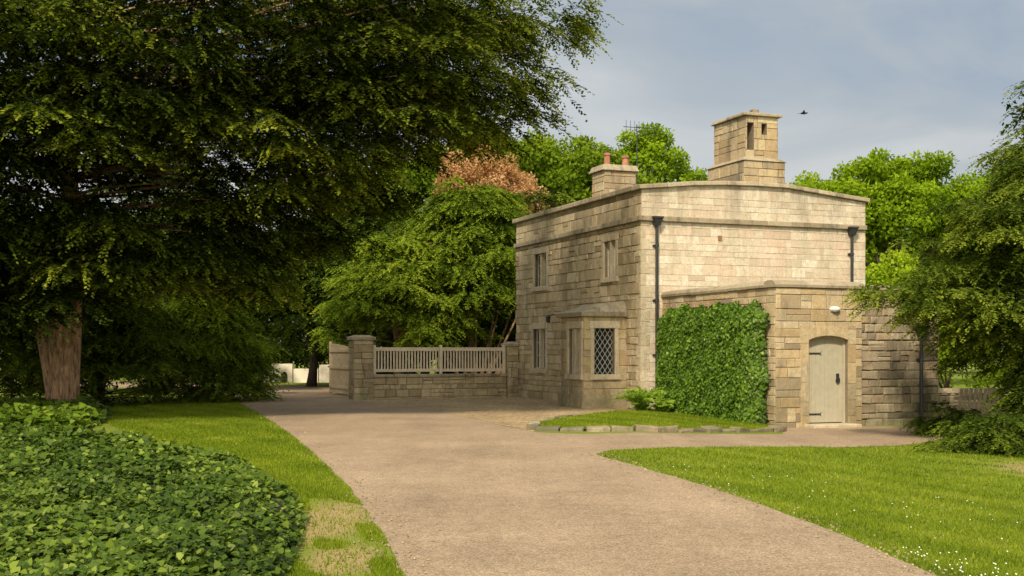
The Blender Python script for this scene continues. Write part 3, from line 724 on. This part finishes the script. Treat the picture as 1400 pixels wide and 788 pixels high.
def fern(pos,R,label,nf=26):
    e=top("fern",label,"plant",pos)
    n=nf; az=rng.uniform(0,6.28,n); S=np.tile(np.array(pos),(n,1))+rng.normal(0,.06,(n,3))*[1,1,0]; D=np.column_stack([np.cos(az),np.sin(az),rng.uniform(1.0,3.2,n)])
    V,T=sprays(S,D,R*rng.uniform(.6,1.2,n),46,.13,.035,rng.uniform(.3,.9,n),.55)
    npobj("fronds",V,4,T,M['fern'],e)
p_=L(-.35,-.75,0); fern((p_[0],p_[1],gz(p_[0])+.05),1.35,"bright green fern at the foot of the house wall",60)
p_=L(-.05,-1.3,0); fern((p_[0],p_[1],gz(p_[0])+.05),.7,"small green fern beside the climbing ivy",26)

# ---------------- boundary wall, pier, fence, gate ----------------
BV=9.42
def gate_pier(u0,u1,v0,v1,h,name,label):
    e=top(name,label,"pillar",L((u0+u1)/2,(v0+v1)/2,0)); s=MB();b=MB(); 
    wallface(s,b,L(u0,v0,0)[:2],d2,-d1,0,u1-u0,-.1,h,(),.26,.4)
    wallface(s,b,L(u0,v0,0)[:2],d1,-d2,0,v1-v0,-.1,h,(),.26,.4)
    wallface(s,b,L(u1,v0,0)[:2],d1,d2,0,v1-v0,-.1,h,(),.26,.4)
    wallface(s,b,L(u0,v1,0)[:2],d2,d1,0,u1-u0,-.1,h,(),.26,.4)
    s.build("shaft",M['facade'],e); b.build("masonry_core",M['mortard'],e)
    c=MB(); i=[(u0-.07,v0-.07),(u1+.07,v0-.07),(u1+.07,v1+.07),(u0-.07,v1+.07)]; j=[(u0+.1,v0+.1),(u1-.1,v0+.1),(u1-.1,v1-.1),(u0+.1,v1-.1)]
    c.hexa([L(a,b_,h) for a,b_ in i]+[L(a,b_,h+.1) for a,b_ in i]); k=len(c.v)
    c.v+= [L(a,b_,h+.17) for a,b_ in j]; c.f.pop(1); c.t.pop(1); c.f.append((k,k+1,k+2,k+3)); c.t.append(.5)
    for q in range(4): c.f.append((4+q,4+(q+1)%4,k+(q+1)%4,k+q)); c.t.append(.5)
    c.build("cap",M['coping'],e,bevel=.02)
pu1,_=on_v(509,500,BV-.1); pu0,_=on_v(482,500,BV-.1)
gate_pier(pu0,pu1,BV-.25,BV+.4,1.95,"gate_pier","square sandstone gate pier with a flat cap")
bw_=top("boundary_wall","low sandstone wall carrying a painted fence","wall",L(-2.5,BV,0))
s=MB();b=MB()
wallface(s,b,L(pu1+.02,BV-.1,0)[:2],d2,-d1,0,-pu1-.45,-.1,.72,(),.2,.38,prot=.02,cham=.018)
wallface(s,b,L(pu1+.02,BV+.25,0)[:2],d2,d1,0,-pu1-.45,-.1,.72,(),.2,.38)
s.build("wall",M['facade'],bw_); b.build("masonry_core",M['mortard'],bw_)
mb=MB(); u=pu1+.03
while u<-.43:
    e_=min(-.43,u+random.uniform(.6,.9)); mb.box(u+.003,e_-.003,BV-.16,BV+.3,.722,.82); u=e_
mb.build("coping",M['coping'],bw_,bevel=.02)
gate_pier(-.40,-.03,BV-.2,BV+.3,1.75,"wall_pier","narrow stone pier where the fence meets the house")
fe=top("picket_fence","cream painted vertical-bar fence on the low stone wall","fence",L(-2.6,BV+.05,.83))
mb=MB(); u=pu1+.12
while u<-.5:
    mb.box(u,u+.05,BV+.03,BV+.06,.90,1.66,.5); u+=.105
mb.build("pickets",M['fence'],fe)
for (za,zb_) in ((1.60,1.72),(.90,1.0)):
    mb=MB(); mb.box(pu1+.05,-.43,BV+.0,BV+.029,za,zb_); mb.build("rail",M['fence'],fe)
for uu in (pu1+.08,(pu1-.4)/2,-.5):
    mb=MB(); mb.box(uu-.05,uu+.05,BV-.08,BV-.002,.825,1.80); mb.build("post",M['fence'],fe,bevel=.01)
ga=np.array([-5.62,41.9]); gb=np.array([-6.75,44.9]); gd=(gb-ga)/np.linalg.norm(gb-ga); gn=np.array([gd[1],-gd[0]])
def GF(a,b_,z): p=ga+gd*a+gn*b_; return (p[0],p[1],z)
gl=np.linalg.norm(gb-ga)
gt=top("wooden_gate","open pale weathered wooden boarded gate hung beside the pier","gate",(ga[0],ga[1],0))
mb=MB(); a=0
while a<gl-.1:
    h0=1.72+.15*math.sin(a/gl*math.pi*.5); h1_=1.72+.15*math.sin((a+.13)/gl*math.pi*.5)
    mb.hexa([GF(a+.004,-.02,.08),GF(a+.126,-.02,.08),GF(a+.126,.01,.08),GF(a+.004,.01,.08),GF(a+.004,-.02,h0),GF(a+.126,-.02,h1_),GF(a+.126,.01,h1_),GF(a+.004,.01,h0)]); a+=.13
mb.build("boards",M['gate'],gt)
mb=MB()
for z in (.25,.95,1.55): mb.box(0,gl-.08,-.06,-.022,z,z+.11,fr=GF); mb.box(0,gl-.08,.012,.05,z,z+.11,fr=GF)
mb.box(-.1,-.003,-.05,.05,.04,1.85,fr=GF); mb.box(gl-.078,gl+.02,-.05,.05,.04,1.95,fr=GF)
mb.build("frame",M['gate'],gt,bevel=.008)
x0,y0=G(1262,578); x1,y1=15,31.5
rw=top("garden_wall","low rubble garden wall beside the outbuilding","wall",(x0,y0+1,-.2)); s=MB();b=MB()
A=np.array([x0+.3,y0+1.2]); B=np.array([x1,y1]); dd=(B-A)/np.linalg.norm(B-A); nn=np.array([dd[1],-dd[0]])
wallface(s,b,A,dd,nn,0,np.linalg.norm(B-A),-.4,.55,(),.18,.3,prot=.03,cham=.02); wallface(s,b,A-nn*.3,dd,-nn,0,np.linalg.norm(B-A),-.4,.55,(),.18,.3)
for k in range(20):
    p=A+dd*(k+.5)/20*np.linalg.norm(B-A)-nn*.15; s.tube([(p[0],p[1],.5),(p[0],p[1],.62)],[.22,.14],6,random.random())
s.build("wall",M['rubble'],rw); b.build("masonry_core",M['mortard'],rw)
xf,yf=G(1306,590); pf=top("garden_fence","short leaning wooden picket fence by the garden wall","fence",(xf,yf,-.2))
mb=MB()
def FF(a,b_,z): return (xf+a,yf+a*.25+b_,z)
for k in range(8): mb.hexa([FF(k*.12,-.01,-.15),FF(k*.12+.08,-.01,-.15),FF(k*.12+.08,.015,-.15),FF(k*.12,.015,-.15),FF(k*.12+.12,-.01,.75+.03*random.random()),FF(k*.12+.2,-.01,.75),FF(k*.12+.2,.015,.75),FF(k*.12+.12,.015,.75)])
mb.build("pickets",M['gate'],pf)
for za in (.05,.5):
    mb=MB(); mb.box(-.02,1.1,.017,.05,za,za+.08,fr=FF); mb.build("rail",M['gate'],pf)

ct=top("distant_wall","low pale limewashed wall under deep tree shade beyond the drive","wall",(-11,64,0)); mb=MB()
def CF(a,b_,z): return (-13.4+a,61+b_,z)
for k,(a,b_) in enumerate(((0,1.2),(1.25,2.3),(2.35,3.6),(3.65,5.0))): mb.box(a,b_,0,.4,-.1,[.75,.95,.7,.9][k],fr=CF)
mb.build("wall",M['cot'],ct)
for a in (.7,1.9,3.3):
    mb=MB(); pts=[CF(a-.15,-.03,0.02),CF(a+.15,-.03,.02)]+[CF(a+.15*math.cos(t),-.03,.35+.2*math.sin(t)) for t in np.linspace(0,math.pi,9)]; mb.poly(pts); mb.build("doorway",M['glass'],ct)

bd=MB(); bc=np.array([14.5,60,13.4]); bd.tube([bc+(-.18,0,0),bc+(-.08,0,.01),bc+(.05,0,.01),bc+(.16,0,.03),bc+(.22,0,.03)],[.01,.05,.055,.035,.008],8)
for sg in (1,-1): bd.poly([bc+(.06,0,.03),bc+(.0,sg*.22,.12),bc+(-.1,sg*.45,.08),bc+(-.08,sg*.2,.08),bc+(-.07,0,.03)])
bd.poly([bc+(-.16,.02,0),bc+(-.3,.06,0),bc+(-.3,-.06,0),bc+(-.16,-.02,0)])
o=bd.build("bird",M['bird'],loc=tuple(bc)); o["label"]="small dark bird flying with spread wings"; o["category"]="bird"

# ---------------- ground cover beds ----------------
def bed(name,label,poly,n,h,ls,mat,near=True,soil="planting_bed"):
    Q=scatter(poly,n,near); n=len(Q); P=np.array(poly); d=np.full(n,9.0)
    for i in range(len(P)):
        a=P[i];b=P[(i+1)%len(P)];ab=b-a;t=np.clip(((Q-a)@ab)/(ab@ab),0,1); d=np.minimum(d,np.linalg.norm(Q-(a+t[:,None]*ab),axis=1))
    hz=h*np.sqrt(np.clip(d/.5,0.02,1))*(.80+.17*np.sin(Q[:,0]*2.7+Q[:,1]*.9)*np.cos(Q[:,1]*2.1-Q[:,0])+.11*np.sin(Q[:,0]*6+Q[:,1]*4)*np.sin(Q[:,1]*5-Q[:,0]*2))
    z=hz*(1.06-.42*rng.random(n)**1.4)
    p=np.column_stack([Q+rng.normal(0,.04,Q.shape),gza(Q[:,0])+z]); out=nrm(np.array([0,-.25,1.0])+rng.normal(0,.42,(n,3))); a=nrm(rng.normal(0,1,(n,3))); a[:,2]-=.3; a=nrm(a-out*(a*out).sum(1,keepdims=True)); s=np.cross(out,a)
    sc=np.clip(Q[:,1]/11,1,1.7)
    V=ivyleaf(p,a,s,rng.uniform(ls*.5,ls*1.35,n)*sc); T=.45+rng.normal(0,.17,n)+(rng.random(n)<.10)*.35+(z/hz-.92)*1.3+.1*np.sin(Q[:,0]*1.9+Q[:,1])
    o=npobj(name,V,6,T,mat); o["kind"]="stuff"; o["label"]=label
    Q2=np.array(jag(poly,.02,.4)); c=P.mean(0); mb=MB()
    rings=[(1.0,0.0),(.93,.45),(.8,.58),(.5,.6),(0.02,.6)]; k=len(Q2)
    for sc_,hh in rings:
        for q in Q2: r=c+(q-c)*sc_; mb.v.append((r[0],r[1],gz(r[0])+h*hh))
    for j in range(len(rings)-1):
        for i in range(k): mb.f.append((j*k+i,j*k+(i+1)%k,(j+1)*k+(i+1)%k,(j+1)*k+i)); mb.t.append(.5)
    o=mb.build(soil,M['soil']); o["kind"]="structure"
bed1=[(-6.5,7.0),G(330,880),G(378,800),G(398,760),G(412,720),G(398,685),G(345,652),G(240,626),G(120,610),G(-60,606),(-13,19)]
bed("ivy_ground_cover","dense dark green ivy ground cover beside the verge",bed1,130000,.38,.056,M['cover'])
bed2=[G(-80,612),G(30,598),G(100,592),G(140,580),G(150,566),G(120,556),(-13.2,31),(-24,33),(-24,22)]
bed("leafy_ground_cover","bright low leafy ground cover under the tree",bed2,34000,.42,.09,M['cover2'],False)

# ---------------- trees ----------------
bs=[]
base=(-11.5,30.6)
for k in range(195):
    z=3.1+8.2*random.random(); az=random.uniform(-2.9,.5) if random.random()<.9 else random.uniform(.5,3.4)
    right=max(0,math.cos(az))**.7; R=3.9+1.6*random.random()+right*min(7.3,max(0,(z-3.7))*1.38)*random.uniform(.65,1.0)+(1.5*random.random() if az<-1.2 else 0)
    bs.append((z,az,R,random.uniform(-.02,.12),random.uniform(.02,.05),.07*right-.06))  # right boughs lighter, left darker: highlights and shade put into the leaf tone
for k in range(34):   # low skirt that hides the upper trunk
    bs.append((random.uniform(3.0,5.6),random.uniform(-2.5,-.7),random.uniform(2.2,4.8),random.uniform(-.08,.06),random.uniform(.05,.09),-.05))
for (z,az,R,el,dr) in [(8.3,-.14,12.5,.12,.03),(7.7,-.2,11.9,.09,.03),(7.2,-.1,11.7,.05,.015),(6.9,-.2,11.2,.05,.04),(8.9,-.3,12.8,.08,.02),(9.4,.0,12.2,.06,.01),(8.0,-.45,11.3,.08,.03),(7.2,-.5,10.2,.08,.03),(6.2,-.5,8.8,.05,.03),(9.4,-.5,12.2,.06,.03),(8.6,-.22,12.0,.1,.05),(6.5,-.3,10.4,.06,.03),(6.8,-.42,10.8,.06,.03),(7.6,-.33,11.8,.06,.03),(5.6,-.4,8.6,.06,.03)]:
    bs.append((z,az,R,el,dr,.14))  # right edge boughs: highlight put into the leaf tone
conifer("cedar_tree","huge old dark green conifer with sweeping boughs and peeling trunk",base,bs,M['cedar'],M['bark'],.36,12.5,ll=.135,lw=.058,nl=14,pm=1.6,ns=17,sl=.58,lean=(.8,-.3),width=.26,hang=.16,tonebase=.43,PR=.9,branch_r=.035,core=[(-10,30.5,8.5,5.0,3.2,3.4),(-13.0,30,6.6,4.0,2.6,3.2),(-6.5,30.5,9.4,3.5,2.3,1.9),(-11.5,31.5,5.2,3.2,1.4,1.6)],forks=3,cl=.20,ncore=30)
bs=[(random.uniform(1.6,9),random.uniform(-2.8,.6),random.uniform(2.8,4.4),random.uniform(-.05,.2),random.uniform(.03,.07)) for k in range(80)]
conifer("yew_tree","dark yew with low hanging branches above the ground cover",(-15.0,26),bs,M['cedar'],M['barkd'],.4,10,ll=.13,lw=.055,nl=14,ns=13,tonebase=.34,core=[(-14.8,26.5,5.0,2.6,2.2,3.6)],ncore=40)
def bushy(label,base,H_,R,nb,mat,tonebase,ll=.14,zmin=.3,az=(-3.3,.7),ns=11,nl=13,name="yew_tree",PR=.7,sl=.55,ncore=18):
    bs=[]
    for k in range(nb):
        t=random.random()**.8; z=zmin+t*(H_-zmin)*.93; r=R*(1-.75*max(0,(t-.25))/.75)*random.uniform(.6,1.1)
        bs.append((z,random.uniform(*az),r,random.uniform(.1,.45),random.uniform(.02,.12)))
    lo=zmin+.3; core=[(base[0],base[1]+.3,(lo+H_)/2*.92,R*.58,R*.5,(H_-lo)*.38)] if H_>2 else None
    return conifer(name,label,base,bs,mat,M['barks'] if mat==M['yew'] else M['barkd'],min(.2,H_*.05),H_*.95,ll=ll,lw=ll*.36,nl=nl,pm=1.25,ns=ns,sl=sl,width=.42,hang=.12,tonebase=tonebase,branch_r=.04,PR=PR,core=core,cl=ll*1.4,ncore=ncore)
bushy("mid green yew with dense low branches",(-12.7,36.8),3.8,2.9,100,M['yewr'],.44,zmin=.05,ncore=26)
bushy("mid green bushy yew beside the drive edge",(-10.0,39),3.5,1.95,95,M['yew'],.42,zmin=.02,ncore=24)
bushy("dark spreading yew behind the great trunk",(-16.5,36.5),5,4,85,M['yewr'],.34,.17,zmin=.05,ncore=30)
bushy("tall dark yew under the great conifer",(-13.5,46),10,4.6,90,M['yewr'],.28,.19,1.0,PR=.9,sl=.7,ncore=30)
bushy("tall dark yew shading the bend of the drive",(-6.6,57),10,3.4,80,M['yewr'],.28,.22,1.6,PR=1,sl=.8)
bushy("tall dark yew shading the bend of the drive",(-16.5,60),11,4.0,70,M['darkf'],.4,.22,.8,PR=1,sl=.8)
bushy("dark yew overhanging the end of the drive",(-9.0,54),7.5,2.8,85,M['yewr'],.24,.20,1.5,PR=.9,sl=.75)
decid("shade_tree","dark broad tree canopy hanging low over the drive",(-7.6,66),[(-12,65,3.2,5.5,1.5,2.7),(-9,66,6.4,5,2.2,3)],190,.95,300,.26,.14,M['darkf'],M['barkd'],.3,.4)
decid("evergreen_hedge","dark low evergreen hedge beyond the pale wall",(-11,63.5),[(-11,63.4,.9,5.5,.7,1.3),(-17,63.5,1.0,4,.7,1.5)],90,.7,280,.2,.11,M['darkf'],M['barkd'],.1,.35,cat="hedge")
decid("evergreen_hedge","dark low evergreen hedge growing behind the picket fence",(-2.8,51),[(-3.2,51,1.2,3.4,.8,1.4),(.5,51,1.2,2.4,.8,1.5)],90,.6,300,.16,.09,M['darkf'],M['barkd'],.1,.4,cat="hedge")
decid("evergreen_hedge","dark low evergreen hedge behind the great conifer",(-20,48),[(-19,48,1.3,5.5,.8,1.8),(-26,46,1.5,5,.8,2.0)],110,.8,300,.2,.11,M['darkf'],M['barkd'],.1,.5,cat="hedge")
bushy("dark spreading yew behind the picket fence",(-3.9,53),7.6,3.6,80,M['yewr'],.28,.20,1.0,PR=.9,sl=.7)
yb0=bushy("light green spreading yew behind the picket fence",(-4.5,46.8),6.2,3.0,140,M['yew'],.50,.15,1.8,ns=13)
yb=bushy("tall green multi-stemmed yew behind the fence",(-1.7,48),8.3,3.4,165,M['yew'],.44,.15,3.0,ns=13)
mb=MB()
for k in range(17):
    a=random.uniform(-3.3,.3); r=random.uniform(.8,3.2); b0=np.array([-1.4,45.9,0]); tp=b0+np.array([math.cos(a)*r,abs(math.sin(a))*r*.3+.9,2.9+.7*random.random()])
    mb.tube([b0+(random.uniform(-.3,.3),0,0),b0*.7+tp*.3+(0,0,-.3),tp*.75+b0*.25+(0,0,-.15),tp],[.075,.055,.042,.02],7)
mb.build("stems",M['barks'],yb,smooth=True)
bushy("dark green yew close to the lodge wall",(1.0,52),9.0,3.6,90,M['yewr'],.36,.18,.6,PR=.85,sl=.65)
decid("copper_beech","copper brown leaved tree rising above the yews",(-1.4,60),[(-1.6,60,9.5,2.4,2,2.1),(-.1,60.5,8.6,1.9,1.6,1.6)],120,.6,300,.15,.085,M['copper'],M['barkd'],.25,.55)
decid("deciduous_tree","tall mid green broadleaf tree behind the copper tree",(-4,72),[(-5.0,72,10.4,3.4,3,3.4),(-1.4,72,11.8,3.2,3,2.5),(-8,72,9,3,3,4)],170,.95,360,.26,.16,M['decid2'],M['barkd'],.4,.42)
decid("deciduous_tree","tall mid green broadleaf tree behind the lodge",(4,66),[(2.6,66,9.9,3.6,3,3.3),(0.6,68,8.5,3,3,4),(5.6,66,9.3,2.4,2.5,2.6)],160,.9,360,.25,.16,M['decid2'],M['barkd'],.4,.5)
decid("deciduous_tree","bright green broadleaf tree rounding above the roof",(9,70),[(7.8,70,12.0,2.3,2,2.2),(10.8,70,10,2.8,3,1.9),(9,70,8,3.5,3,3)],120,.8,340,.24,.15,M['decid'],M['barkd'],.4,.45)
decid("deciduous_tree","bright green broadleaf tree beyond the gable",(19,60),[(17.6,60,8.0,2.8,2.6,3.4),(20.3,60,8.2,2.8,2.6,3.0),(14.9,59,7.4,2.0,2,2.6),(23.5,61,7.2,2.6,2.6,3)],240,.8,330,.22,.14,M['decid'],M['barkd'],.4,.45)
decid("deciduous_tree","leafy green broadleaf tree behind the garden",(27.5,64),[(27,64,7,4.5,4,4.5)],90,1.1,340,.26,.17,M['decid2'],M['barkd'],.4,.5)
decid("shrub","yellow green rounded shrub behind the outbuilding",(14.6,45),[(14.2,45,2.8,1.8,1.5,2.2),(16.5,45,2.5,2,2,2)],60,.6,280,.16,.1,M['decid'],M['barkd'],.12,.6,cat="shrub")
bs=[]
for k in range(140):
    t=random.random(); z=1.7+t*4.3; az=random.uniform(2.0,5.4); R=float(np.interp(z,[1.7,2.2,3.0,3.8,4.4,5.1,6.1],[2.0,2.5,3.3,3.3,2.7,1.7,.7]))*random.uniform(.7,1.05)
    bs.append((z,az,R,random.uniform(.0,.25),random.uniform(.03,.09)))
bs+=[(3.0,3.3,4.1,.05,.04),(3.2,3.45,4.0,.05,.05),(2.7,3.4,3.7,.03,.05),(2.9,3.6,3.9,.05,.05),(3.3,3.2,4.2,.02,.03),(4.4,3.5,2.9,.2,.05)]
conifer("yew_tree","dark green yew with feathery tips beside the outbuilding",(11.5,24.6),bs,M['yewr'],M['barkd'],.22,6.0,ll=.10,lw=.040,nl=14,pm=1.8,ns=17,sl=.4,width=.42,hang=.1,tonebase=.46,branch_r=.03,PR=.55,core=[(11.3,24.8,3.7,1.5,1.1,1.5)],cl=.10)
bushy("tall dark green conifer at the lawn corner",(13.3,28.5),8.9,2.9,130,M['yewr'],.44,.13,.5,ns=13)
bushy("spreading dark evergreen shrub at the lawn corner",(10.9,22.8),2.2,1.5,75,M['yewr'],.36,.10,.05,(1.6,5.6),name="evergreen_shrub",PR=.4,sl=.36,ns=13)
bushy("low spreading dark evergreen shrub on the lawn edge",(8.9,21.6),.6,1.25,60,M['yewr'],.36,.085,.03,(0,6.28),name="evergreen_shrub",PR=.34,sl=.26,ns=13)
bushy("low dark evergreen shrub beside the outbuilding drainpipe",(9.4,25.9),.5,.7,30,M['yewr'],.38,.085,.03,(0,6.28),name="evergreen_shrub",PR=.3,sl=.25)
decid("shrub","bright green leafy shrub beyond the garden wall",(13,36),[(12.6,36,1.2,2.5,1.5,1.4)],50,.5,260,.12,.08,M['decid'],M['barkd'],.08,.6,cat="shrub")
ells=[(x,88+10*math.sin(x),5.0+random.uniform(-.5,1.5),5,4,5.5) for x in range(-70,75,6)]
V,T=clumps(ells,650,2.0,200,.7,.45,.4); o=npobj("woodland",V,4,T,M['decid2']); o["kind"]="stuff"; o["label"]="distant belt of green woodland"

# ---------------- world, sun, camera ----------------
ts=Vector((-.20,-.70,.68)).normalized()
w=bpy.data.worlds.new("World"); scene.world=w; w.use_nodes=True; nt=w.node_tree; bg=nt.nodes["Background"]
sky=nt.nodes.new("ShaderNodeTexSky"); sky.sky_type='NISHITA'; sky.sun_disc=False; sky.sun_elevation=math.asin(ts.z); sky.sun_rotation=math.atan2(ts.x,ts.y); sky.dust_density=2
tc=nt.nodes.new("ShaderNodeTexCoord"); mp=nt.nodes.new("ShaderNodeMapping"); mp.inputs["Scale"].default_value=(1,1,2.6); mp.inputs["Location"].default_value=(.35,0,.2); lk(nt,tc.outputs["Generated"],mp.inputs[0])
n=noise(nt,mp.outputs[0],3.0,6,.5,.5)
cl=ramp(nt,n,[(.36,(3.3,4.1,5.2)),(.5,(4.6,5.1,5.5)),(.64,(6.6,6.8,6.8))])
sx=nt.nodes.new("ShaderNodeSeparateXYZ"); lk(nt,tc.outputs["Generated"],sx.inputs[0])
cl=mix(nt,ramp(nt,sx.outputs[2],[(.03,(.7,.7,.7)),(.20,(0,0,0))]),cl,(6.6,6.5,6.2))
col=mix(nt,.9,sky.outputs[0],cl)
# sky out of view, on the sun's side, brightened and warmed as added fill
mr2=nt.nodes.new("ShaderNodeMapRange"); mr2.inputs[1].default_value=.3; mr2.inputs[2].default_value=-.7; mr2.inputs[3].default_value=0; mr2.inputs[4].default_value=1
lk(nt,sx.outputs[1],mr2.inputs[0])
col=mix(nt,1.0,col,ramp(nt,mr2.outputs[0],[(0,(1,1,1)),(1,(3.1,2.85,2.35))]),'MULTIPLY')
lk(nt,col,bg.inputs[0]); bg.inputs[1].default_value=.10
sd=bpy.data.lights.new("sun",'SUN'); sd.energy=4.8; sd.angle=math.radians(5); sd.color=(1,.89,.71)
so=link(bpy.data.objects.new("sun",sd)); so.rotation_euler=(-ts).to_track_quat('-Z','Y').to_euler(); so.location=(0,-10,30)
cam=bpy.data.cameras.new("camera"); co=link(bpy.data.objects.new("camera",cam)); co.location=(0,0,H); co.rotation_euler=(math.radians(90),0,0)
cam.sensor_width=36; cam.lens=F/1400*36; cam.shift_y=86/1400; cam.clip_end=2000; scene.camera=co
scene.view_settings.view_transform='Standard'; scene.view_settings.look='None'; scene.view_settings.exposure=0
